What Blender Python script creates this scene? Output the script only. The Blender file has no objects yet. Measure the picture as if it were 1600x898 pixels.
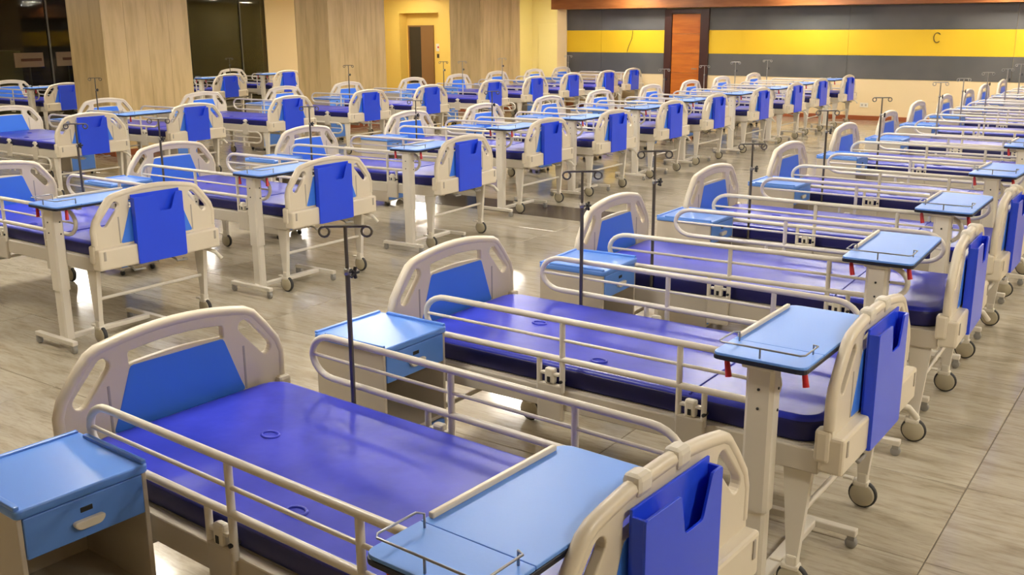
import bpy, bmesh, math, random
from mathutils import Vector, Matrix
random.seed(7)
scene = bpy.context.scene
C = scene.collection

# ---------------------------------------------------------------- camera, world, exposure
cam_d = bpy.data.cameras.new('camera'); cam = bpy.data.objects.new('camera', cam_d); C.objects.link(cam)
cam_d.sensor_fit = 'HORIZONTAL'; cam_d.sensor_width = 36.0; cam_d.lens = 36.0 * 1566.4 / 1600.0
cam_d.clip_start = .05; cam_d.clip_end = 200
_r = Vector((0.82102709, 0.57085819, -0.00595365)); _u = Vector((-0.13963672, 0.21092025, 0.96747829)); _f = Vector((-0.55354865, 0.79349453, -0.25288401))
cam.matrix_world = Matrix(((_r.x, _u.x, -_f.x, 0), (_r.y, _u.y, -_f.y, 0), (_r.z, _u.z, -_f.z, 2.0819), (0, 0, 0, 1)))
scene.camera = cam
world = bpy.data.worlds.new('world'); scene.world = world; world.use_nodes = True
world.node_tree.nodes['Background'].inputs[0].default_value = (1.0, .9, .75, 1)
world.node_tree.nodes['Background'].inputs[1].default_value = .15
scene.view_settings.view_transform = 'Standard'; scene.view_settings.look = 'None'
scene.view_settings.gamma = 1.0; scene.view_settings.use_curve_mapping = False
scene.view_settings.exposure = 0.66
LAMP_STRENGTH = 80.0
LAMP_COLOR = (1.0, .94, .83)
CEIL = 2.95

# ---------------------------------------------------------------- materials
MATS = {}
def mat(name, col, rough=.5, metal=0.0, spec=.5, bump=None, var=None, coat=0.0, emit=None, stretch=(1, 1, 1)):
    """principled material; var=(colour2, scale, detail, lo, hi) procedural colour mix; bump=(scale, strength)"""
    m = bpy.data.materials.new(name); m.use_nodes = True; nt = m.node_tree; b = nt.nodes['Principled BSDF']
    b.inputs['Base Color'].default_value = (*col, 1); b.inputs['Roughness'].default_value = rough
    b.inputs['Metallic'].default_value = metal; b.inputs['Specular IOR Level'].default_value = spec
    b.inputs['Coat Weight'].default_value = coat
    if emit:
        b.inputs['Emission Color'].default_value = (*emit[0], 1); b.inputs['Emission Strength'].default_value = emit[1]
    if bump or var:
        tc = nt.nodes.new('ShaderNodeTexCoord'); mp = nt.nodes.new('ShaderNodeMapping'); mp.inputs['Scale'].default_value = stretch
        nt.links.new(tc.outputs['Object'], mp.inputs['Vector'])
    if var:
        n = nt.nodes.new('ShaderNodeTexNoise'); n.inputs['Scale'].default_value = var[1]; n.inputs['Detail'].default_value = var[2]
        nt.links.new(mp.outputs[0], n.inputs['Vector'])
        rp = nt.nodes.new('ShaderNodeValToRGB'); e = rp.color_ramp.elements
        e[0].position = var[3]; e[0].color = (*col, 1); e[1].position = var[4]; e[1].color = (*var[0], 1)
        nt.links.new(n.outputs['Fac'], rp.inputs[0]); nt.links.new(rp.outputs[0], b.inputs['Base Color'])
    if bump:
        n2 = nt.nodes.new('ShaderNodeTexNoise'); n2.inputs['Scale'].default_value = bump[0]; n2.inputs['Detail'].default_value = 3
        nt.links.new(mp.outputs[0], n2.inputs['Vector'])
        bp = nt.nodes.new('ShaderNodeBump'); bp.inputs['Strength'].default_value = bump[1]; bp.inputs['Distance'].default_value = .01
        nt.links.new(n2.outputs['Fac'], bp.inputs['Height']); nt.links.new(bp.outputs[0], b.inputs['Normal'])
    MATS[name] = m
    return m

mat('cream_plastic', (.73, .655, .515), .35, bump=(60, .02))
mat('panel_blue', (.055, .22, .86), .42)
mat('table_blue', (.165, .37, .96), .40, spec=.35, bump=(90, .02))
mat('cabinet_blue', (.12, .29, .80), .28)
mat('cabinet_grey', (.55, .49, .40), .45)
mat('mattress_vinyl', (.018, .030, .44), .32, spec=.5, bump=(5, .3), var=((.042, .056, .60), 4.0, 4, .36, .64))
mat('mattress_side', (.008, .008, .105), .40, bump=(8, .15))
mat('pocket_blue', (.020, .075, .85), .30)
mat('white_steel', (.72, .67, .575), .30)
mat('frame_steel', (.56, .505, .41), .40)
mat('dark_edge', (.008, .012, .03), .4)
mat('chrome_wire', (.30, .31, .33), .35, metal=1.0)
mat('pole_steel', (.16, .15, .135), .30, metal=.85)
mat('light_pole', (.42, .40, .36), .30, metal=.85)
mat('black_plastic', (.015, .015, .017), .4)
mat('caster_grey', (.30, .29, .27), .45)
mat('wheel_cream', (.46, .41, .29), .45)
mat('rubber', (.03, .03, .03), .6)
mat('red_plastic', (.55, .02, .03), .35)
mat('groove', (.42, .38, .32), .5)
mat('cream_wall', (.80, .63, .36), .7, bump=(30, .03))
mat('yellow_wall', (.74, .50, .10), .6, bump=(30, .03))
mat('pale_yellow_wall', (.85, .74, .36), .6, bump=(30, .03))
mat('stripe_grey', (.085, .085, .082), .6, var=((.11, .105, .10), 1.2, 2, .4, .6))
mat('stripe_yellow', (.80, .50, .010), .55, var=((.84, .54, .015), .8, 2, .4, .6))
mat('band_wood', (.26, .085, .02), .35, var=((.36, .13, .035), 6, 4, .35, .65), stretch=(.3, 2, 2))
mat('door_wood', (.42, .105, .008), .35, var=((.56, .16, .014), 5, 5, .35, .65), stretch=(.35, 1, 3))
mat('door_frame', (.050, .014, .008), .35)
mat('base_wood', (.32, .085, .025), .4)
mat('ceiling_white', (.80, .76, .68), .8)
mat('lamp_diffuser', (.9, .9, .9), .5, emit=(LAMP_COLOR, LAMP_STRENGTH))
mat('dim_lamp', (.9, .9, .9), .5, emit=((1, .9, .75), 30))
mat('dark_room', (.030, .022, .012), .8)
mat('dark_brown', (.075, .045, .02), .7)
mat('dark_olive', (.11, .12, .055), .7)
mat('sign_white', (.60, .46, .42), .6)
mat('sign_red', (.18, .06, .05), .6)
mat('mullion', (.10, .095, .08), .4, metal=.5)
mat('lift_steel', (.05, .042, .03), .35, metal=.4)
mat('lift_wood', (.22, .11, .035), .4)
mat('white_plate', (.74, .69, .58), .4)
mat('grout', (.13, .105, .075), .7)
mat('band_stone', (.085, .065, .045), .25, var=((.13, .10, .07), 4, 4, .35, .7), stretch=(.4, 3, 1))

def pillar_mat():
    m = bpy.data.materials.new('pillar_cladding'); m.use_nodes = True; nt = m.node_tree; b = nt.nodes['Principled BSDF']
    tc = nt.nodes.new('ShaderNodeTexCoord'); oi = nt.nodes.new('ShaderNodeObjectInfo')
    mp = nt.nodes.new('ShaderNodeMapping'); mp.inputs['Scale'].default_value = (4, 4, .5)
    ad = nt.nodes.new('ShaderNodeVectorMath'); ad.operation = 'ADD'
    nt.links.new(tc.outputs['Object'], mp.inputs['Vector']); nt.links.new(mp.outputs[0], ad.inputs[0])
    sc_ = nt.nodes.new('ShaderNodeMath'); sc_.operation = 'MULTIPLY'; sc_.inputs[1].default_value = 40
    nt.links.new(oi.outputs['Random'], sc_.inputs[0]); nt.links.new(sc_.outputs[0], ad.inputs[1])
    n = nt.nodes.new('ShaderNodeTexNoise'); n.inputs['Scale'].default_value = 1.6; n.inputs['Detail'].default_value = 6; n.inputs['Roughness'].default_value = .6
    nt.links.new(ad.outputs[0], n.inputs['Vector'])
    rp = nt.nodes.new('ShaderNodeValToRGB'); e = rp.color_ramp.elements
    e[0].position = .30; e[0].color = (.54, .38, .17, 1); e[1].position = .55; e[1].color = (.72, .535, .26, 1)
    nt.links.new(n.outputs['Fac'], rp.inputs[0]); nt.links.new(rp.outputs[0], b.inputs['Base Color'])
    b.inputs['Roughness'].default_value = .45
    MATS['pillar_cladding'] = m
pillar_mat()

def floor_mat():
    m = bpy.data.materials.new('floor_stone'); m.use_nodes = True; nt = m.node_tree; b = nt.nodes['Principled BSDF']
    geo = nt.nodes.new('ShaderNodeNewGeometry'); oi = nt.nodes.new('ShaderNodeObjectInfo')
    def noise(scale, stretch, detail, rough=.6):
        mp = nt.nodes.new('ShaderNodeMapping'); mp.inputs['Scale'].default_value = stretch
        nt.links.new(geo.outputs['Position'], mp.inputs['Vector'])
        ad = nt.nodes.new('ShaderNodeVectorMath'); ad.operation = 'ADD'
        ml = nt.nodes.new('ShaderNodeMath'); ml.operation = 'MULTIPLY'; ml.inputs[1].default_value = 9
        nt.links.new(oi.outputs['Random'], ml.inputs[0]); nt.links.new(mp.outputs[0], ad.inputs[0]); nt.links.new(ml.outputs[0], ad.inputs[1])
        n = nt.nodes.new('ShaderNodeTexNoise'); n.inputs['Scale'].default_value = scale; n.inputs['Detail'].default_value = detail; n.inputs['Roughness'].default_value = rough
        n.inputs['Distortion'].default_value = .4
        nt.links.new(ad.outputs[0], n.inputs['Vector']); return n
    n1 = noise(2.2, (.8, 4.2, 1), 8, .66)
    rp = nt.nodes.new('ShaderNodeValToRGB'); cr = rp.color_ramp
    cr.elements[0].position = .28; cr.elements[0].color = (.31, .26, .18, 1)
    cr.elements[1].position = .72; cr.elements[1].color = (.56, .505, .405, 1)
    k = cr.elements.new(.46); k.color = (.465, .41, .31, 1)
    nt.links.new(n1.outputs['Fac'], rp.inputs[0])
    n2 = noise(7, (.9, 6, 1), 5, .7)
    rp2 = nt.nodes.new('ShaderNodeValToRGB'); rp2.color_ramp.elements[0].position = .30; rp2.color_ramp.elements[0].color = (.45, .42, .38, 1)
    rp2.color_ramp.elements[1].position = .52; rp2.color_ramp.elements[1].color = (1, 1, 1, 1)
    nt.links.new(n2.outputs['Fac'], rp2.inputs[0])
    mx = nt.nodes.new('ShaderNodeMix'); mx.data_type = 'RGBA'; mx.blend_type = 'MULTIPLY'; mx.inputs[0].default_value = .5
    nt.links.new(rp.outputs[0], mx.inputs[6]); nt.links.new(rp2.outputs[0], mx.inputs[7])
    nt.links.new(mx.outputs[2], b.inputs['Base Color'])
    b.inputs['Roughness'].default_value = .16; b.inputs['Specular IOR Level'].default_value = .5
    rr = nt.nodes.new('ShaderNodeMapRange'); rr.inputs[3].default_value = .06; rr.inputs[4].default_value = .17
    nt.links.new(n2.outputs['Fac'], rr.inputs[0]); nt.links.new(rr.outputs[0], b.inputs['Roughness'])
    MATS['floor_stone'] = m
floor_mat()

def glass_mat():
    m = bpy.data.materials.new('dark_glass'); m.use_nodes = True; nt = m.node_tree
    out = nt.nodes['Material Output']; nt.nodes.remove(nt.nodes['Principled BSDF'])
    tr = nt.nodes.new('ShaderNodeBsdfTransparent'); tr.inputs[0].default_value = (.85, .82, .74, 1)
    gl = nt.nodes.new('ShaderNodeBsdfGlossy'); gl.inputs['Roughness'].default_value = .03; gl.inputs[0].default_value = (.7, .7, .7, 1)
    fr = nt.nodes.new('ShaderNodeFresnel'); fr.inputs[0].default_value = 1.35
    mx = nt.nodes.new('ShaderNodeMixShader')
    nt.links.new(fr.outputs[0], mx.inputs[0]); nt.links.new(tr.outputs[0], mx.inputs[1]); nt.links.new(gl.outputs[0], mx.inputs[2])
    nt.links.new(mx.outputs[0], out.inputs[0]); MATS['dark_glass'] = m
glass_mat()

# ---------------------------------------------------------------- mesh helpers
class MB:
    def __init__(self): self.v = []; self.f = []; self.sm = []
    def add(self, vs, fs, smooth=False):
        o = len(self.v); self.v += [tuple(p) for p in vs]; self.f += [tuple(i + o for i in f) for f in fs]; self.sm += [smooth] * len(fs)
        return self
    def box(self, a, b, bev=0.0):
        (x0, y0, z0), (x1, y1, z1) = a, b
        if bev <= 0:
            vs = [(x, y, z) for z in (z0, z1) for y in (y0, y1) for x in (x0, x1)]
            return self.add(vs, [(0, 2, 3, 1), (4, 5, 7, 6), (0, 1, 5, 4), (2, 6, 7, 3), (0, 4, 6, 2), (1, 3, 7, 5)])
        bm = bmesh.new(); bmesh.ops.create_cube(bm, size=1)
        for v in bm.verts: v.co = Vector(((x0 + x1) / 2 + v.co.x * (x1 - x0), (y0 + y1) / 2 + v.co.y * (y1 - y0), (z0 + z1) / 2 + v.co.z * (z1 - z0)))
        bmesh.ops.bevel(bm, geom=bm.edges[:], offset=bev, segments=2, profile=.5, affect='EDGES')
        return self.bm(bm, False)
    def bm(self, bm, smooth=False):
        bm.verts.index_update(); self.add([v.co[:] for v in bm.verts], [[v.index for v in f.verts] for f in bm.faces], smooth); bm.free(); return self
    def prism(self, poly, axis, a, b):
        """closed convex 2-D polygon extruded along axis ('x': poly=(y,z); 'y': (x,z); 'z': (x,y))"""
        def P(p, t): return (t, p[0], p[1]) if axis == 'x' else (p[0], t, p[1]) if axis == 'y' else (p[0], p[1], t)
        n = len(poly); vs = [P(p, a) for p in poly] + [P(p, b) for p in poly]
        fs = [tuple(range(n))[::-1], tuple(range(n, 2 * n))] + [(i, (i + 1) % n, n + (i + 1) % n, n + i) for i in range(n)]
        return self.add(vs, fs)
    def tube(self, path, r, n=10, closed=False, caps=True):
        pts = [Vector(p) for p in path]; m = len(pts); rings = []
        rr = r if isinstance(r, (list, tuple)) else [r] * m
        prev = None
        for i, p in enumerate(pts):
            if closed: t = (pts[(i + 1) % m] - pts[i - 1])
            else: t = pts[min(i + 1, m - 1)] - pts[max(i - 1, 0)]
            t.normalize()
            if prev is None:
                up = Vector((0, 0, 1)) if abs(t.z) < .9 else Vector((0, 1, 0))
                a = t.cross(up).normalized()
            else:
                a = (prev - t * prev.dot(t)).normalized()
            prev = a; b = t.cross(a)
            rings.append([p + (a * math.cos(2 * math.pi * k / n) + b * math.sin(2 * math.pi * k / n)) * rr[i] for k in range(n)])
        vs = [q for ring in rings for q in ring]; fs = []
        for i in range(m if closed else m - 1):
            j = (i + 1) % m
            for k in range(n): fs.append((i * n + k, i * n + (k + 1) % n, j * n + (k + 1) % n, j * n + k))
        self.add(vs, fs, True)
        if caps and not closed:
            self.add(rings[0], [tuple(range(n))[::-1]]); self.add(rings[-1], [tuple(range(n))])
        return self
    def lathe(self, prof, c, axis='z', n=20):
        """profile [(radius, height)] about axis through c"""
        vs = []; fs = []
        for r, h in prof:
            for k in range(n):
                a = 2 * math.pi * k / n; p, q = r * math.cos(a), r * math.sin(a)
                vs.append((c[0] + p, c[1] + q, c[2] + h) if axis == 'z' else (c[0] + p, c[1] + h, c[2] + q) if axis == 'y' else (c[0] + h, c[1] + p, c[2] + q))
        for i in range(len(prof) - 1):
            for k in range(n): fs.append((i * n + k, i * n + (k + 1) % n, (i + 1) * n + (k + 1) % n, (i + 1) * n + k))
        return self.add(vs, fs, True)
    def slab(self, x0, x1, y0, y1, z0, z1, rc, rf, seg=6, fs_=4):
        """rounded slab: plan corner radius rc, edge fillet rf"""
        rings = []
        prof = [(rf * (1 - math.sin(a)), z0 + rf * (1 - math.cos(a))) for a in [math.pi / 2 * i / fs_ for i in range(fs_ + 1)]]
        prof = prof + [(rf * (1 - math.cos(a)), z1 - rf * (1 - math.sin(a))) for a in [math.pi / 2 * i / fs_ for i in range(fs_ + 1)]]
        for ins, z in prof:
            ring = []
            for cx, cy, a0 in ((x1 - rc, y1 - rc, 0), (x0 + rc, y1 - rc, 90), (x0 + rc, y0 + rc, 180), (x1 - rc, y0 + rc, 270)):
                for i in range(seg + 1):
                    a = math.radians(a0 + 90 * i / seg); ring.append((cx + (rc - ins) * math.cos(a), cy + (rc - ins) * math.sin(a), z))
            rings.append(ring)
        n = len(rings[0]); vs = [p for r_ in rings for p in r_]
        fs = [(i * n + k, i * n + (k + 1) % n, (i + 1) * n + (k + 1) % n, (i + 1) * n + k) for i in range(len(rings) - 1) for k in range(n)]
        self.add(vs, fs, True); self.add(rings[0], [tuple(range(n))[::-1]]); self.add(rings[-1], [tuple(range(n))], True)
        return self
    def mesh(self, name, m):
        me = bpy.data.meshes.new(name); me.from_pydata(self.v, [], self.f); me.update()
        for p, s in zip(me.polygons, self.sm): p.use_smooth = s
        me.materials.append(MATS[m]); return me
    def obj(self, name, m, parent=None, label=None):
        o = bpy.data.objects.new(name, self.mesh(name, m)); C.objects.link(o)
        if parent: o.parent = parent
        if label: o['label'] = label
        return o

def curve_plate(loops, half, bevel, plane='x', at=0.0, res=2):
    """flat plate with holes from 2-D loops, rounded edges; returned as MB in the given plane"""
    cu = bpy.data.curves.new('tmp', 'CURVE'); cu.dimensions = '2D'; cu.fill_mode = 'BOTH'; cu.extrude = half - bevel; cu.bevel_depth = bevel; cu.bevel_resolution = res
    for lp in loops:
        sp = cu.splines.new('POLY'); sp.points.add(len(lp) - 1); sp.use_cyclic_u = True
        for p, q in zip(sp.points, lp): p.co = (q[0], q[1], 0, 1)
    o = bpy.data.objects.new('tmp', cu); C.objects.link(o)
    me = bpy.data.meshes.new_from_object(o.evaluated_get(bpy.context.evaluated_depsgraph_get()))
    mb = MB(); vs = []
    for v in me.vertices:
        a, b, c = v.co
        vs.append((at + c, a, b) if plane == 'x' else (a, b, at + c))
    mb.add(vs, [tuple(p.vertices) for p in me.polygons])
    bpy.data.objects.remove(o); bpy.data.curves.remove(cu); bpy.data.meshes.remove(me)
    return mb

def round_poly(pts, rad, n=4):
    out = []; m = len(pts)
    for i in range(m):
        p = Vector(pts[i]); a = Vector(pts[i - 1]); b = Vector(pts[(i + 1) % m])
        r = rad[i] if isinstance(rad, (list, tuple)) else rad
        da = (a - p); db = (b - p); la = min(r, da.length * .49); lb = min(r, db.length * .49)
        s = p + da.normalized() * la; e = p + db.normalized() * lb
        for k in range(n + 1):
            t = k / n; out.append(tuple((1 - t) ** 2 * s + 2 * t * (1 - t) * p + t * t * e))
    return out

def empty(name, loc=(0, 0, 0), rz=0.0):
    o = bpy.data.objects.new(name, None); o.empty_display_size = .1; C.objects.link(o); o.location = loc; o.rotation_euler = (0, 0, rz); return o
def tag(o, label=None, cat=None, group=None, kind=None):
    if label: o['label'] = label
    if cat: o['category'] = cat
    if group: o['group'] = group
    if kind: o['kind'] = kind
    return o
KIDS = {}
def kids(o):
    if o.name not in KIDS: KIDS[o.name] = list(o.children)
    return KIDS[o.name]
def copy_tree(o, parent=None, skip=()):
    c = o.copy(); C.objects.link(c); c.parent = parent
    for k in kids(o):
        if k.name.split('.')[0] not in skip: copy_tree(k, c, skip)
    return c

# ================================================================= THE SETTING
XL, XR, YN, YF = -22.6, 4.5, -3.5, 22.9          # glass side, open side, behind the camera, striped wall
LOBBY_X, LOBBY_Y = -18.0, 24.2

def struct(o, label=None):
    o['kind'] = 'structure'
    if label: o['label'] = label
    return o

# floor: grout bed with separate stone tiles (1.6 x 0.8) standing 3 mm proud of it
floor = struct(MB().box((XL - 6, YN - .2, -.12), (XR + .2, 27.4, -.004)).obj('floor', 'grout'), 'streaked beige stone tile floor with thin joints')
TX, TY, JX, JY, G = 1.6, .8, -.711, 3.883, .0022
def tile_mb(w, d):
    c = .0025
    vs = [(-w / 2, -d / 2, -.004), (w / 2, -d / 2, -.004), (w / 2, d / 2, -.004), (-w / 2, d / 2, -.004),
          (-w / 2, -d / 2, -c), (w / 2, -d / 2, -c), (w / 2, d / 2, -c), (-w / 2, d / 2, -c),
          (-w / 2 + c, -d / 2 + c, 0), (w / 2 - c, -d / 2 + c, 0), (w / 2 - c, d / 2 - c, 0), (-w / 2 + c, d / 2 - c, 0)]
    fs = [(8, 9, 10, 11)]
    for a in (0, 4):
        for k in range(4): fs.append((a + k, a + (k + 1) % 4, a + 4 + (k + 1) % 4, a + 4 + k))
    return vs, fs
BAND = (9.30, 9.98, -9.6, -5.25)                   # dark inlay strip y0, y1, x0, x1
tv, tf = tile_mb(TX - 2 * G, TY - 2 * G)
tile_me = MB().add(tv, tf).mesh('tile', 'floor_stone')
cells = []
ix0, ix1 = math.floor((XL - JX) / TX), math.ceil((XR - JX) / TX)
iy0, iy1 = math.floor((YN - JY) / TY), math.ceil((27 - JY) / TY)
for i in range(ix0, ix1):
    for j in range(iy0, iy1):
        cx, cy = JX + (i + .5) * TX, JY + (j + .5) * TY
        d = Vector((cx, cy, -2.08)); z = d.dot(_f)
        px = 800 + 1566.4 * d.dot(_r) / z if z > .3 else -1e4; py = 449 - 1566.4 * d.dot(_u) / z if z > .3 else -1e4
        vis = z > .3 and -120 < px < 1720 and 0 < py < 1060 and cx > XL and cy < YF
        cells.append((0 if vis else 1, d.length, cx, cy))
cells.sort()
rest = MB()
for k, (a, b, cx, cy) in enumerate(cells):
    if k < 300 and a == 0:
        t = bpy.data.objects.new('tile', tile_me); C.objects.link(t); t.location = (cx, cy, 0); t.parent = floor
    else:
        rest.add([(x + cx, y + cy, zz) for x, y, zz in tv], tf)
ro = rest.obj('far_tiles', 'floor_stone', floor); ro['kind'] = 'stuff'
struct(MB().box((BAND[2], BAND[0], -.004), (BAND[3], BAND[1], .0015)).obj('floor_inlay', 'band_stone'), 'dark stone inlay strip crossing the floor')

# ceiling and lamps
struct(MB().box((XL - 6, YN - .2, CEIL), (XR + .2, 27.4, CEIL + .15)).obj('ceiling', 'ceiling_white'))
def ceiling_light(x, y):
    t = empty('ceiling_light', (x, y, CEIL))
    f = MB()
    for s in (-1, 1):
        f.box((-.33, s * .315 - .015, -.015), (.33, s * .315 + .015, 0)); f.box((s * .315 - .015, -.30, -.015), (s * .315 + .015, .30, 0))
    f.obj('frame', 'white_plate', t); MB().box((-.30, -.30, -.004), (.30, .30, 0)).obj('reflector', 'white_plate', t)
    for k in (-.19, 0, .19): MB().box((-.28, k - .035, -.012), (.28, k + .035, -.003)).obj('tube', 'lamp_diffuser', t)
    return t
lamp0 = None
for lx in (1.2, -3.4, -7.7, -11.9, -18.3, -15.7, -20.3):
    for ly in (2.4, 4.85, 8.2, 11.1, 14.0, 16.9, 19.6, 21.9) + ((22.6, 25.5) if lx == -15.7 else ()) + ((23.0,) if lx == -20.3 else ()):  # row by the striped wall, lobby and alcove panels added to brighten those walls
        if lx in (-15.7, -20.3) and ly < 22: continue
        if lx == -18.3 and ly < 8: continue
        if lamp0 is None: lamp0 = ceiling_light(lx, ly); o = lamp0
        else: o = copy_tree(lamp0)
        o.location = (lx, ly, CEIL)
        tag(o, 'square recessed ceiling light panel out of frame, those by the far walls added as fill light', 'ceiling light', 'ceiling light panels')

# striped back wall
wb = struct(MB().box((-14.45, YF + .02, 0), (XR + .2, YF + .25, CEIL)).obj('wall_back', 'cream_wall'), 'cream back wall with grey and yellow stripe panels')
SEG = [(-14.18, -13.15), (-13.15, -11.34), (-10.22, -6.9), (-6.9, -3.55), (-3.55, -.2), (-.2, XR)]
for a, b in SEG:
    for z0, z1, m in ((1.945, 2.46, 'stripe_grey'), (1.40, 1.945, 'stripe_yellow'), (.895, 1.40, 'stripe_grey')):
        MB().box((a + .003, YF, z0 + .002), (b - .003, YF + .02, z1 - .002)).obj('stripe_panel', m, wb)
    MB().box((a + .003, YF + .008, .10), (b - .003, YF + .02, .893)).obj('dado_panel', 'cream_wall', wb)
struct(MB().box((-14.18, YF - .02, 0), (-11.36, YF + .02, .10), .006).obj('baseboard_back', 'base_wood'))
struct(MB().box((-10.2, YF - .02, 0), (XR, YF + .02, .10), .006).obj('baseboard_back', 'base_wood'))
struct(MB().box((-14.45, YF - .35, 2.47), (XR, YF + .02, CEIL)).obj('trim_1', 'band_wood'), 'orange-brown wooden fascia above the striped wall')
# wooden door
d = struct(empty('door_1', (0, 0, 0)), 'orange-brown wooden door in a dark frame between the yellow stripes')
f = MB(); f.box((-11.36, YF - .05, 0), (-11.17, YF + .05, 2.44), .006); f.box((-10.42, YF - .05, 0), (-10.2, YF + .05, 2.44), .006); f.box((-11.17, YF - .05, 2.33), (-10.42, YF + .05, 2.44))
f.obj('door_frame', 'door_frame', d)
for k in range(5):
    MB().box((-11.165, YF - .02, .01 + k * .463), (-10.425, YF + .02, .468 + k * .463), .004).obj('door_panel', 'door_wood', d)
h = MB(); h.tube([(-10.48, YF - .02, 1.04), (-10.48, YF - .07, 1.04), (-10.60, YF - .07, 1.04)], .01, 8); h.obj('door_handle', 'chrome_wire', d)
# corner jamb, alcove and lobby walls
struct(MB().box((-14.45, YF - .05, 0), (-14.18, YF + .02, CEIL)).obj('trim_2', 'cream_wall'))
struct(MB().box((-14.45, YF + .25, 0), (-14.25, 27.0, CEIL)).obj('wall_alcove_side', 'pale_yellow_wall'))
struct(MB().box((LOBBY_X - .2, 27.0, 0), (-14.25, 27.2, CEIL)).obj('wall_alcove_back', 'pale_yellow_wall'), 'pale yellow lit alcove wall')
struct(MB().box((LOBBY_X - .2, LOBBY_Y, 0), (LOBBY_X, 27.0, CEIL)).obj('wall_alcove_far', 'pale_yellow_wall'))
struct(MB().box((-17.75, 26.96, 0), (-16.0, 27.0, 2.12), .01).obj('trim_3', 'pale_yellow_wall'))
# lobby wall with a niche for the lift door
wl = struct(empty('wall_lobby'), 'yellow lobby wall with a recessed lift doorway')
NX0, NX1, NZ = -21.05, -19.50, 2.46
MB().box((XL, LOBBY_Y, 0), (NX0, LOBBY_Y + .5, CEIL)).obj('wall_panel', 'yellow_wall', wl)
MB().box((NX1, LOBBY_Y, 0), (LOBBY_X, LOBBY_Y + .5, CEIL)).obj('wall_panel', 'yellow_wall', wl)
MB().box((NX0, LOBBY_Y, NZ), (NX1, LOBBY_Y + .5, CEIL)).obj('wall_panel', 'yellow_wall', wl)
MB().box((NX0, LOBBY_Y + .35, 0), (NX1, LOBBY_Y + .5, NZ)).obj('niche_back', 'yellow_wall', wl)
dl = struct(empty('door_2'), 'dark half-open lift doorway in the yellow niche')
dx0, dx1 = -20.93, -20.02
f = MB(); f.box((dx0 - .05, LOBBY_Y + .31, 0), (dx0, LOBBY_Y + .36, 2.10)); f.box((dx1, LOBBY_Y + .31, 0), (dx1 + .05, LOBBY_Y + .36, 2.10)); f.box((dx0, LOBBY_Y + .31, 2.05), (dx1, LOBBY_Y + .36, 2.10)); f.obj('door_frame', 'lift_wood', dl)
MB().box((dx0, LOBBY_Y + .33, 0), (dx0 + .46, LOBBY_Y + .352, 2.05)).obj('door_leaf', 'lift_steel', dl)
MB().box((dx0 + .46, LOBBY_Y + .32, 0), (dx1, LOBBY_Y + .352, 2.05)).obj('door_leaf', 'lift_wood', dl)
cp = empty('call_panel', (-19.80, LOBBY_Y + .35, 1.45))
MB().box((-.09, -.02, -.12), (.09, 0, .10), .005).obj('plate', 'white_plate', cp); MB().lathe([(0, -.03), (.03, -.03), (.03, -.02)], (0, 0, 0), 'y', 12).obj('button', 'red_plastic', cp)
MB().box((-.06, -.02, -.32), (.06, 0, -.20), .004).obj('lower_plate', 'dark_brown', cp)
tag(cp, 'small pale call panel on yellow wall beside the lift doorway', 'call panel')

# side walls out of frame and glass front
struct(MB().box((XR, YN, 0), (XR + .2, YF + .25, CEIL)).obj('wall_right', 'cream_wall'))
struct(MB().box((XL - .2, YN - .2, 0), (XR + .2, YN, CEIL)).obj('wall_near', 'cream_wall'))
struct(MB().box((XL - .2, 20.22, 0), (XL, LOBBY_Y + .5, CEIL)).obj('wall_left', 'cream_wall'), 'cream wall between the dark glass and the lobby')
gw = struct(empty('window_1'), 'dark floor-to-ceiling glass front behind the beds')
ys = [YN + 1.9 * k for k in range(13)]; ys = [y for y in ys if y < 19.9] + [20.22]
for a, b in zip(ys[:-1], ys[1:]):
    MB().box((XL - .012, a + .02, .08), (XL, b - .02, CEIL)).obj('pane', 'dark_glass', gw)
    MB().box((XL - .05, a - .02, 0), (XL + .02, a + .02, CEIL)).obj('mullion', 'mullion', gw)
MB().box((XL - .05, YN, 0), (XL + .02, 20.22, .08)).obj('sill', 'mullion', gw)
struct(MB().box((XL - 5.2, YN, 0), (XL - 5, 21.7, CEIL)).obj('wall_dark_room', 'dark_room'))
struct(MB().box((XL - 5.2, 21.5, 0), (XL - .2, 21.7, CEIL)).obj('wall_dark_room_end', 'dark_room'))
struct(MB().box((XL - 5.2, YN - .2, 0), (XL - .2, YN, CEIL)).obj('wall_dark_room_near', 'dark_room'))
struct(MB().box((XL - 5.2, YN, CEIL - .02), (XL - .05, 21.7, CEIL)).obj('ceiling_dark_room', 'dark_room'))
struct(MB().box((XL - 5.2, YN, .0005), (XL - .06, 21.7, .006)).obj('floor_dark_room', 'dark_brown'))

# clad pillars
def pillar(y0):
    p = empty('pillar', (-15.0, y0, 0)); L_, Wd = 1.70, .95; a, b = L_ / 4, Wd / 3
    MB().box((-Wd + .03, .03, 0), (-.03, L_ - .03, CEIL)).obj('core', 'grout', p)
    for k in range(4):
        MB().box((-.03, k * a + .0015, .1), (0, (k + 1) * a - .0015, CEIL - .002), .002).obj('cladding_panel', 'pillar_cladding', p)
        MB().box((-Wd, k * a + .0015, .1), (-Wd + .03, (k + 1) * a - .0015, CEIL - .002), .002).obj('cladding_panel', 'pillar_cladding', p)
    for k in range(3):
        x0, x1 = max(-Wd + k * b + .0015, -Wd + .031), min(-Wd + (k + 1) * b - .0015, -.031)
        MB().box((x0, 0, .1), (x1, .03, CEIL - .002), .002).obj('cladding_panel', 'pillar_cladding', p)
        MB().box((x0, L_ - .03, .1), (x1, L_, CEIL - .002), .002).obj('cladding_panel', 'pillar_cladding', p)
    MB().box((-Wd - .01, -.01, 0), (.01, L_ + .01, .1), .004).obj('plinth', 'base_wood', p)
    return struct(p)
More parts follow.
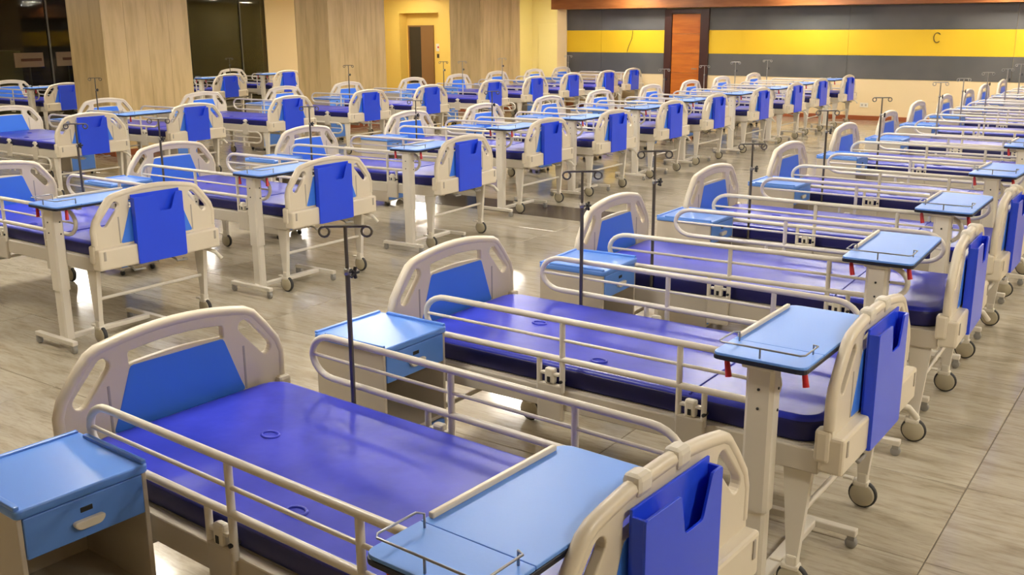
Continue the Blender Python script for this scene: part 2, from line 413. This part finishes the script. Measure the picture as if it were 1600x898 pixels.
for y0, l in ((9.96, 'broad pillar clad in pale grained panels before the dark glass'), (15.07, 'clad pillar beside the yellow lobby wall'), (20.23, 'farthest clad pillar beside the pale yellow alcove')):
    pillar(y0)['label'] = l

# ================================================================= HOSPITAL BED (u along the bed from head to foot, v across, z up)
def board_outline():
    top = []
    for i in range(13):
        t = -1 + 2 * i / 12; top.append((.315 * t, 1.042 - .038 * t * t))
    top = top[::-1]
    right = [(.30, 1.007), (.40, .905), (.462, .835), (.474, .79), (.475, .55)]
    pts = [(v, z) for v, z in top] + [(-.395, .93), (-.452, .855), (-.472, .80), (-.475, .55)]
    pts += [(.475, .55), (.472, .80), (.452, .855), (.395, .93)]
    return pts
def slot_top(half, z0, z1):
    lo = []; hi = []
    for i in range(9):
        t = -1 + 2 * i / 8; lo.append((half * t, z0 - .012 * t * t)); hi.append((half * t, z1 - .016 * t * t))
    return round_poly([lo[0]] + lo[1:-1] + [lo[-1], hi[-1]] + hi[1:-1][::-1] + [hi[0]], .012, 2)
def slot_side(s):
    A, B, r = Vector((.300, .944)), Vector((.394, .838)), .033
    a0 = math.atan2(A.y - B.y, A.x - B.x); pts = []
    for c, st in ((A, a0 - math.pi / 2), (B, a0 + math.pi / 2)):
        for k in range(9): pts.append((s * (c.x + r * math.cos(st + math.pi * k / 8)), c.y + r * math.sin(st + math.pi * k / 8)))
    return pts
PANEL = [(-.196, .917), (.196, .917), (.262, .735), (.282, .69), (-.282, .69), (-.262, .735)]
def make_board(name, at, parent, out_sign, foot):
    web = curve_plate([board_outline(), slot_top(.206, .928, .992), slot_side(1), slot_side(-1)], .016, .006, 'x', at)
    rim = [(-.468, .70), (-.470, .80), (-.452, .853), (-.395, .928), (-.345, .985), (-.312, 1.002)] + [(.315 * t, 1.037 - .036 * t * t) for t in [-.8 + .2 * i for i in range(9)]] + [(.312, 1.002), (.345, .985), (.395, .928), (.452, .853), (.470, .80), (.468, .70)]
    web.tube([(at, v, z) for v, z in rim], .021, 10)
    a, b = (at - .03, at + .06) if out_sign > 0 else (at - .06, at + .03)
    web.box((a, -.482, .535), (b, .482, .675), .012)
    
    e0, e1 = (at - .045, at + .012) if out_sign > 0 else (at - .012, at + .045)
    web.box((e0, -.492, .575), (e1, -.43, .70), .014); web.box((e0, .43, .575), (e1, .492, .70), .014)
    bo = web.obj(name, 'cream_plastic', parent)
    curve_plate([round_poly(PANEL, .012, 2)], .0185, .003, 'x', at).obj('blue_panel', 'panel_blue', bo)
    for s in (-1, 1):
        MB().box((at - .018, s * .288 - .005, .69), (at + .018, s * .288 + .005, .868), .002).obj('groove', 'groove', bo)
    if foot:
        for v in (-.115, .075):
            MB().box((at - .026, v - .036, 1.005), (at + .026, v + .036, 1.063), .016).obj('clip', 'white_plate', bo)
        for s in (-1, 1): MB().box((at + .058, s * .44 - .008, .60), (at + .064, s * .44 + .008, .66), .002).obj('latch_slot', 'groove', bo)
    return bo

def make_bed():
    t = empty('hospital_bed')
    make_board('headboard', 0.0, t, -1, False)
    make_board('footboard', 2.06, t, 1, True)
    # mattress in two hinged halves
    m = MB().slab(.035, 2.015, -.428, .428, .612, .705, .10, .028, 8, 4).obj('mattress', 'mattress_vinyl', t)
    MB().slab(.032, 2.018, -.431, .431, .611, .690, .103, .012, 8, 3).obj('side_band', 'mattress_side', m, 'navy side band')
    mp = MB()
    mp.tube([(1.50, -.424, .70), (1.50, -.405, .7065), (1.50, .405, .7065), (1.50, .424, .70)], .004, 6)
    mp.obj('hinge_seam', 'mattress_vinyl', m)
    for u, v in ((.50, .02), (1.02, -.30)):
        MB().tube([(u + .035 * math.cos(a), v + .026 * math.sin(a), .706) for a in [2 * math.pi * i / 14 for i in range(14)]], .0055, 6, closed=True).obj('vent_ring', 'mattress_vinyl', m)
    # frame
    fr = MB()
    for s in (-1, 1): fr.box((.04, s * .447 - .02, .517), (2.03, s * .447 + .02, .610), .006)
    fr.box((.06, -.43, .52), (.10, .43, .58)); fr.box((1.97, -.43, .52), (2.01, .43, .58)); fr.box((1.0, -.43, .52), (1.04, .43, .57))
    fo = fr.obj('bed_frame', 'frame_steel', t)
    MB().box((.05, -.426, .592), (2.02, .426, .610)).obj('mattress_deck', 'frame_steel', t)
    for u in (.55, 1.35): MB().box((u, -.02, .44), (u + .45, .02, .47)).obj('drive_rod', 'frame_steel', t)
    # side rails
    for s in (-1, 1):
        V = s * .470
        def loop():
            p = []
            for cx, sg in ((1.755, 1), (.325, -1)):
                for i in range(13):
                    a = math.radians(90 - 180 * i / 12) if sg > 0 else math.radians(270 - 180 * i / 12)
                    p.append((cx + .112 * math.cos(a), V, .829 + .084 * math.sin(a)))
            return p
        r = MB().tube(loop(), .0135, 10, closed=True)
        r.tube([(.222, V, .829), (1.858, V, .829)], .0072, 8)
        ro_ = r.obj('side_rail', 'white_steel', t); ro_['side'] = s
        for u, z0, z1, rr in ((.945, .60, .905, .0125), (1.477, .60, .905, .0125), (.831, .60, .745, .012), (1.584, .60, .745, .012)):
            MB().tube([(u, V, z0), (u, V, z1)], rr, 8).obj('rail_post', 'white_steel', ro_)
        for u in (.888, 1.531):
            MB().box((u - .062, V - .014, .47), (u + .062, V + .014, .632), .008).obj('rail_bracket', 'frame_steel', ro_)
            k = MB().box((u - .045, V - .012, .668), (u + .045, V + .012, .680), .003); k.box((u - .024, V - .016, .63), (u + .024, V + .016, .70), .010)
            k.obj('release_latch', 'white_plate', ro_)
            MB().box((u - .007, V - .018, .640), (u + .007, V + .018, .664)).obj('latch_hole', 'black_plastic', ro_)
            MB().lathe([(0, -.018), (.007, -.018), (.008, 0), (.007, .018), (0, .018)], (u + .058, V, .650), 'y', 10).obj('pivot_bolt', 'black_plastic', ro_)
    # legs, crossbars and casters
    for u, su in ((.16, 1), (1.95, -1)):
        for s in (-1, 1):
            vv = s * .43
            MB().prism([(u - .054, .525), (u + .054, .525), (u + .021, .15), (u - .021, .15)], 'y', vv - .016, vv + .016).obj('leg', 'white_steel', t)
            cs = MB().box((u - .022, vv - .022, .10), (u + .022, vv + .022, .165), .008)
            cs.box((u - .04, vv - .024, .098), (u + .03, vv + .024, .128), .010)
            co = cs.obj('caster', 'white_plate', t)
            wx = u + .005
            MB().lathe([(0, -.021), (.047, -.021), (.054, -.015), (.054, .015), (.047, .021), (0, .021)], (wx, vv, .0625), 'y', 24).obj('wheel', 'wheel_cream', co)
            MB().lathe([(.046, -.013), (.059, -.013), (.0625, -.006), (.0625, .006), (.059, .013), (.046, .013)], (wx, vv, .0625), 'y', 24).obj('tyre', 'rubber', co)
            MB().box((u - .085, vv - .014, .118), (u - .04, vv + .014, .128), .003).obj('brake_pedal', 'white_plate', co)
        MB().tube([(u, -.43, .31), (u, .43, .31)], .012, 8).obj('crossbar', 'white_steel', t)
    # folded crank handles below the footboard
    for v, hv in ((-.22, -.14), (.12, .20)):
        MB().tube([(1.9, v, .545), (2.09, v, .505), (2.10, v, .495), (2.10, hv, .492), (2.06, hv, .492)], .008, 8).obj('crank_handle', 'caster_grey', t)
    MB().tube([(2.0, .40, .53), (2.11, .44, .50), (2.14, .47, .45)], .014, 8).obj('bumper_arm', 'white_plate', t)
    return t

# ================================================================= CHART POCKET hung on the footboard
def make_pocket():
    t = empty('chart_pocket')                           # origin on the floor below the footboard plane
    X0, X1 = 2.088, 2.130
    b = MB().box((X0, -.195, .545), (X0 + .008, .185, 1.004), .002); b.box((X0, -.195, .545), (X1, -.187, .985)); b.box((X0, .177, .545), (X1, .185, .985)); b.box((X0, -.195, .537), (X1, .185, .545))
    b.obj('back_shell', 'pocket_blue', t)
    pts = [(-.195, .537), (.185, .537), (.185, .985), (.132, .985), (.088, .872), (-.005, .872), (-.032, .985), (-.195, .985)]
    curve_plate([round_poly(pts, [.012, .012, .008, .008, .012, .012, .008, .008], 2)], .004, .001, 'x', X1).obj('front_face', 'pocket_blue', t)
    for v in (-.115, .075):
        MB().box((2.079, v - .03, .96), (X0 + .002, v + .03, .995), .002).obj('hook', 'pocket_blue', t)
    return t

# ================================================================= OVERBED TABLE
def make_table():
    t = empty('overbed_table')                          # origin: floor below the column
    Z = .968
    u0, u1, v0, v1 = -.162, .168, -.072, .668
    def top(pts, rad, name, m, z0, z1):
        return curve_plate([round_poly(pts, rad, 4)], (z1 - z0) / 2, .002, 'z', (z0 + z1) / 2).obj(name, m, t)
    vs = .108
    fx = top([(u0, v0), (u1, v0), (u1, vs - .003), (u0, vs - .003)], [.03, .03, .001, .001], 'fixed_top', 'table_blue', Z, Z + .010)
    tl = top([(u0, vs + .003), (u1, vs + .003), (u1, v1), (u0, v1)], [.001, .001, .05, .05], 'tilting_top', 'table_blue', Z, Z + .010)
    curve_plate([round_poly([(u0 - .002, v0 - .002), (u1 + .002, v0 - .002), (u1 + .002, v1 + .002), (u0 - .002, v1 + .002)], [.03, .03, .05, .05], 4)], .0075, .002, 'z', Z - .0078).obj('edge_band', 'dark_edge', t)
    MB().box((u0 + .004, vs + .02, Z + .010), (u0 + .020, v1 - .05, Z + .026), .004).obj('book_lip', 'cream_plastic', tl)
    zz = Z + .045
    w = MB().tube([(u0 + .03, vs - .02, Z + .008), (u0 + .03, vs - .02, zz), (u0 + .012, vs - .028, zz), (u0 + .012, v0 + .03, zz), (u0 + .025, v0 + .016, zz), (u1 - .025, v0 + .016, zz), (u1 - .012, v0 + .03, zz), (u1 - .012, vs - .028, zz), (u1 - .03, vs - .02, zz), (u1 - .03, vs - .02, Z + .008)], .0032, 6)
    w.tube([((u0 + u1) / 2, v0 + .016, Z + .008), ((u0 + u1) / 2, v0 + .016, zz)], .0035, 6)
    w.obj('guard_wire', 'chrome_wire', fx)
    # column: wide upper sleeve over a slimmer lower tube
    def octo(a, b, c): return [(-a + c, -b), (a - c, -b), (a, -b + c), (a, b - c), (a - c, b), (-a + c, b), (-a, b - c), (-a, -b + c)]
    MB().prism(octo(.051, .040, .013), 'z', .40, Z - .032).obj('column_sleeve', 'white_steel', t)
    MB().prism(octo(.043, .033, .010), 'z', .06, .41).obj('column', 'white_steel', t)
    sup = MB().box((-.06, -.06, Z - .032), (.06, .34, Z - .016), .006); sup.box((-.14, .10, Z - .034), (.13, .13, Z - .016)); sup.box((-.14, .44, Z - .034), (.13, .46, Z - .016)); sup.box((-.02, .34, Z - .034), (.02, .46, Z - .016))
    sup.obj('top_support', 'white_plate', t)
    for u, z in ((.0515, .86), (.0515, .78)): MB().lathe([(0, .003), (.005, .003), (.0055, 0)], (u, .012, z), 'x', 10).obj('screw', 'black_plastic', t)
    for z in (.86, .79): MB().lathe([(0, -.003), (.005, -.003), (.0055, 0)], (.0, -.0405, z), 'y', 10).obj('screw', 'black_plastic', t)
    for u, v in ((-.125, -.03), (.135, .02)):
        k = MB().tube([(u, v, Z - .014), (u, v, Z - .03), (u + .012, v - .008, Z - .085)], [.004, .010, .012], 8)
        k.obj('release_lever', 'red_plastic', t, 'red release lever')
    # base: H-frame on four small casters
    bs = MB().box((-.025, -.05, .055), (.025, .64, .085), .005)
    for v in (-.06, .64):
        bs.box((-.27, v - .02, .055), (.19, v + .02, .085), .005)
    bs.obj('base_frame', 'white_steel', t)
    for u in (-.25, .17):
        for v in (-.06, .64):
            c = MB().box((u - .016, v - .016, .036), (u + .016, v + .016, .058), .003).obj('caster', 'caster_grey', t)
            MB().lathe([(0, -.014), (.020, -.014), (.0245, -.010), (.0245, .010), (.020, .014), (0, .014)], (u, v, .0245), 'y', 14).obj('wheel', 'caster_grey', c)
    return t

# ================================================================= BEDSIDE CABINET (front faces +u)
def make_cabinet():
    t = empty('bedside_cabinet')
    W, D, H = .40, .40, .80
    b = MB()
    for y in (0, W - .016): b.box((0, y, .06), (D - .004, y + .016, H - .025), .003)
    b.box((0, .016, .06), (.012, W - .016, H - .025)); b.box((.012, .016, .37), (D - .02, W - .016, .385)); b.box((.012, .016, .06), (D - .01, W - .016, .075)); b.box((.012, .016, .636), (D - .03, W - .016, .646))
    b.obj('body', 'cabinet_grey', t)
    tp = MB().slab(-.006, D + .008, -.006, W + .006, H - .028, H, .02, .006, 4, 2)
    to = tp.obj('cabinet_top', 'cabinet_blue', t)
    for y in (-.004, W - .014): MB().box((.06, y, H - .004), (D - .002, y + .018, H + .011), .004).obj('side_lip', 'cabinet_blue', to)
    MB().box((-.004, .0, H - .004), (.014, W, H + .008), .004).obj('back_lip', 'cabinet_blue', to)
    dr = MB().box((D - .022, .017, .642), (D, W - .017, H - .032), .004).obj('drawer', 'cabinet_blue', t)
    def handle(z, par):
        h = curve_plate([round_poly([(-.048, .010), (.048, .010), (.034, -.010), (-.034, -.010)], .012, 4)], .009, .004, 'x', D + .009)
        h.v = [(x, y + W / 2, zz + z) for x, y, zz in h.v]; h.obj('handle', 'white_plate', par)
    handle(.690, dr)
    MB().box((D - .004, W / 2 - .019, .722), (D + .002, W / 2 + .019, .738), .002).obj('lock_plate', 'black_plastic', dr)
    do = MB().box((D - .022, .017, .078), (D, W - .017, .366), .004).obj('cabinet_door', 'cabinet_blue', t)
    handle(.315, do)
    for x in (.05, D - .05):
        for y in (.05, W - .05):
            c = MB().box((x - .014, y - .014, .038), (x + .014, y + .014, .062), .003).obj('caster', 'caster_grey', t)
            MB().lathe([(0, -.012), (.018, -.012), (.022, -.008), (.022, .008), (.018, .012), (0, .012)], (x, y, .022), 'y', 12).obj('wheel', 'rubber', c)
    return t

# ================================================================= INFUSION POLE socketed in the bed frame
def make_pole(top, m, dirv):
    """origin at the socket on the bed frame; top = height of hook bar above it; dirv = bar direction"""
    t = empty('infusion_pole')
    MB().tube([(0, 0, -.09), (0, 0, top - .17)], .0095, 8).obj('lower_tube', m, t)
    MB().tube([(0, 0, top - .19), (0, 0, top)], .007, 8).obj('upper_tube', m, t)
    kx = MB().lathe([(0, -.012), (.013, -.012), (.013, .012), (0, .012)], (0, 0, top - .17), 'z', 10)
    kx.obj('collar', 'light_pole', t)
    k = MB()
    for i in range(5):
        a = 2 * math.pi * i / 5; k.tube([(.035, 0, top - .17), (.035, .022 * math.cos(a), top - .17 + .022 * math.sin(a))], .007, 6)
    k.tube([(.008, 0, top - .17), (.03, 0, top - .17)], .004, 6)
    k.obj('star_knob', 'black_plastic', t)
    hb = MB(); c, s = dirv
    def P(a, z): return (a * c, a * s, z)
    hb.tube([P(-.078, top), P(.078, top)], .0055, 8)
    for sg in (-1, 1):
        hb.tube([P(sg * (.078 + .019 * math.sin(a)), top - .019 + .019 * math.cos(a)) for a in [math.radians(x) for x in range(0, 331, 30)]], .005, 8)
    hb.obj('hook_bar', m, t)
    return t

# ================================================================= PLACING
ORD = ['first', 'second', 'third', 'fourth', 'fifth', 'sixth', 'seventh', 'eighth', 'ninth', 'tenth', 'eleventh', 'twelfth', 'thirteenth']
ROWS = {
 'A': dict(where='in row beside bare walkway', beds=[(-3.058, 2.134, -3.38), (-3.019, 3.812, -.83), (-3.025, 5.502, 2.1), (-3.076, 7.094, .35), (-3.131, 8.866, -.35), (-3.243, 10.916, 0), (-3.28, 12.74, .4), (-3.387, 14.60, 0), (-3.354, 16.12, -.4), (-3.326, 17.60, 0), (-3.373, 19.15, 0), (-3.375, 20.90, 0)],
   tables=range(12), poles={0: ('f', 1.375), 1: ('f', 1.38), 2: ('n', 1.40), 3: ('n', 1.28), 4: ('n', 1.38), 5: ('n', 1.36), 6: ('f', 1.38), 7: ('f', 1.34), 8: ('f', 1.36), 9: ('f', 1.36), 10: ('f', 1.38)}),
 'B': dict(where='in the middle row', beds=[(-7.969, 4.194, -.98), (-7.961, 5.862, -.35), (-8.027, 7.708, 3.0), (-8.36, 9.76, 1.0), (-8.29, 11.22, 0), (-8.36, 12.99, .5), (-8.40, 14.60, 0), (-8.37, 16.38, 0), (-8.38, 18.05, 0), (-8.46, 19.70, 0), (-8.42, 21.32, 0)],
   tables=range(11), poles={0: ('f', 1.34), 1: ('n', 1.32), 2: ('n', 1.30), 3: ('n', 1.22), 4: ('n', 1.25), 7: ('n', 1.34), 8: ('n', 1.34), 9: ('n', 1.35), 10: ('n', 1.34)}),
 'C': dict(where='in row before clad pillars', beds=[(-13.73, 7.48, -2), (-13.9, 9.16, 1), (-13.9, 10.98, 1), (-13.87, 12.74, 0), (-13.87, 14.37, 0), (-13.84, 16.28, 0), (-13.95, 17.95, 0), (-14.0, 19.5, 0), (-13.9, 20.93, 0), (-14.0, 22.36, 0)],
   tables=(1,), poles={1: ('n', 1.38), 4: ('n', 1.38), 5: ('f', 1.36), 6: ('n', 1.34), 7: ('n', 1.36), 9: ('n', 1.34)}),
 'D': dict(where='behind pillars by dark glass', beds=[(-20.60, 11.40, 0), (-20.66, 15.45, 0), (-20.95, 17.5, 0)], tables=(0, 1, 2), poles={2: ('n', 1.33)}),
}
bed0 = make_bed(); pocket0 = make_pocket(); table0 = make_table(); cab0 = make_cabinet()
first = dict(bed=True, pocket=True, table=True, cab=True)
def inst(proto, key, skip=()):
    if first[key]:
        first[key] = False; kids(proto)
        for k in list(proto.children): kids(k)
        return proto
    return copy_tree(proto, None, skip)
for row, R_ in ROWS.items():
    for i, (x, y, deg) in enumerate(R_['beds']):
        a = math.radians(deg); ca, sa = math.cos(a), math.sin(a)
        def W(u, v, z=0.0):                                   # bed-local to world; beds pivot about their middle
            du = u - 1.03; return Vector((x + 1.03 + du * ca - v * sa, y + du * sa + v * ca, z))
        o_ = ORD[i]; wh = R_['where']
        ordn = '%s bed %s' % (('nearest', 'middle', 'farthest')[i], wh) if row == 'D' else '%s bed from front %s' % (o_, wh)
        b = inst(bed0, 'bed', () if row == 'A' else ('clip',)); b.location = W(0, 0); b.rotation_euler = (0, 0, a)
        tag(b, 'white hospital bed with blue mattress, ' + ordn, 'hospital bed', 'hospital beds')
        if row == 'C' and i != 1:                              # the rail on this side is folded down below the frame
            rl = [k for k in b.children if k.name.split('.')[0] == 'side_rail' and k.get('side') == -1][0]
            rl.location.z = -.40
            for k in list(rl.children):
                if k.name.split('.')[0] == 'rail_post': k.scale.z = .42; k.location.z = .745 * .58
                else: k.location.z = .40
        p = inst(pocket0, 'pocket'); p.location = W(0, 0); p.rotation_euler = (0, 0, a)
        tag(p, 'blue chart pocket on footboard of ' + ordn, 'chart pocket', 'blue chart pockets on footboards')
        j = random.uniform(-.015, .015)
        if not (row == 'D' and i):
            c = inst(cab0, 'cab'); c.location = W({('A', 0): .155, ('A', 1): -.045}.get((row, i), .0 + j), -.89 if (row, i) == ('A', 0) else -.91); c.rotation_euler = (0, 0, a)
            tag(c, 'blue-topped bedside cabinet beside ' + ordn, 'cabinet', 'bedside cabinets')
        if i in R_['tables']:
            ju = {2: -.11, 3: -.08, 4: -.05}.get(i, 0) if row == 'A' and i < 5 else random.uniform(-.04, 0) if i > 2 else 0
            t = inst(table0, 'table'); t.location = W(2.0, -1.12) if row == 'C' else W((1.86 if row == 'A' else 1.83) + ju + (.012 if (row, i) == ('A', 0) else 0), -.60); t.rotation_euler = (0, 0, a + (math.radians(random.uniform(-2, 2)) if i > 2 else 0))
            tag(t, 'light blue overbed table across ' + ordn, 'overbed table', 'overbed tables')
        if i in R_['poles']:
            side, top = R_['poles'][i]
            q = make_pole(top - .60, 'pole_steel' if i < 6 else 'light_pole', (.82, .57))
            q.location = W(.47, .441 if side == 'f' else -.441, .60)
            tag(q, 'thin steel infusion pole on ' + ordn, 'infusion pole', 'infusion poles')

# ================================================================= SMALL THINGS
sk = empty('wall_socket', (-6.45, YF + .008, .33)); MB().box((-.09, -.012, -.05), (.09, 0, .05), .004).obj('plate', 'white_plate', sk)
for s in (-.04, .04): MB().box((s - .02, -.014, -.02), (s + .02, -.011, .02)).obj('outlet', 'groove', sk)
tag(sk, 'pale double socket plate low on the cream back wall', 'wall socket')
cl = MB().tube([(-5.05 + .07 * math.cos(a), YF - .012, 1.78 + .10 * math.sin(a)) for a in [math.radians(40 + 25 * i) for i in range(12)]], .008, 6).obj('cable_loop', 'black_plastic')
tag(cl, 'small loop of dark cable hanging on the yellow stripe', 'cable')
cb = MB().tube([(-12.25, YF - .008, 1.94), (-12.27, YF - .008, 1.75), (-12.36, YF - .008, 1.55), (-12.40, YF - .008, 1.42)], .007, 6).obj('hanging_cable', 'black_plastic')
tag(cb, 'thin dark cable running down the yellow stripe near the door', 'cable')
# things dimly seen through the glass
def sign(y, z, w):
    s = empty('notice_board', (XL - 1.2, y, z)); MB().box((-.02, -w / 2, -.17), (.02, w / 2, .17), .005).obj('board', 'sign_white', s)
    MB().box((.0195, -w / 2 + .16, -.03), (.024, w / 2 - .05, .035)).obj('print_line', 'sign_red', s)
    MB().tube([(0, 0, -z), (0, 0, -.17)], .02, 8).obj('stand', 'mullion', s)
    return s
tag(sign(13.74, 1.34, .74), 'pale notice board with a dark red line behind the dark glass', 'sign')
tag(sign(14.75, 1.34, .6), 'pale notice board half hidden by the broad pillar', 'sign')
sf = empty('cupboard', (XL - 2.2, 13.2, 0)); MB().box((-.3, -.95, 0), (.3, .0, 1.55), .01).obj('cupboard_door', 'dark_olive', sf); MB().box((-.3, .02, 0), (.3, .75, 1.55), .01).obj('cupboard_door', 'dark_olive', sf)
tag(sf, 'dull green double cupboard dimly visible through the dark glass', 'cupboard')
for y, l in ((15.34, 'round downlight glowing behind the glass beside the broad pillar'), (20.15, 'round downlight glowing behind the glass between two pillars')):
    dn = empty('downlight', (XL - 2.5, y, CEIL - .02)); MB().lathe([(0, -.012), (.09, -.012), (.10, 0)], (0, 0, 0), 'z', 16).obj('lamp', 'dim_lamp', dn); MB().lathe([(.09, -.016), (.13, -.016), (.135, 0)], (0, 0, 0), 'z', 16).obj('ring', 'mullion', dn)
    tag(dn, l, 'downlight')
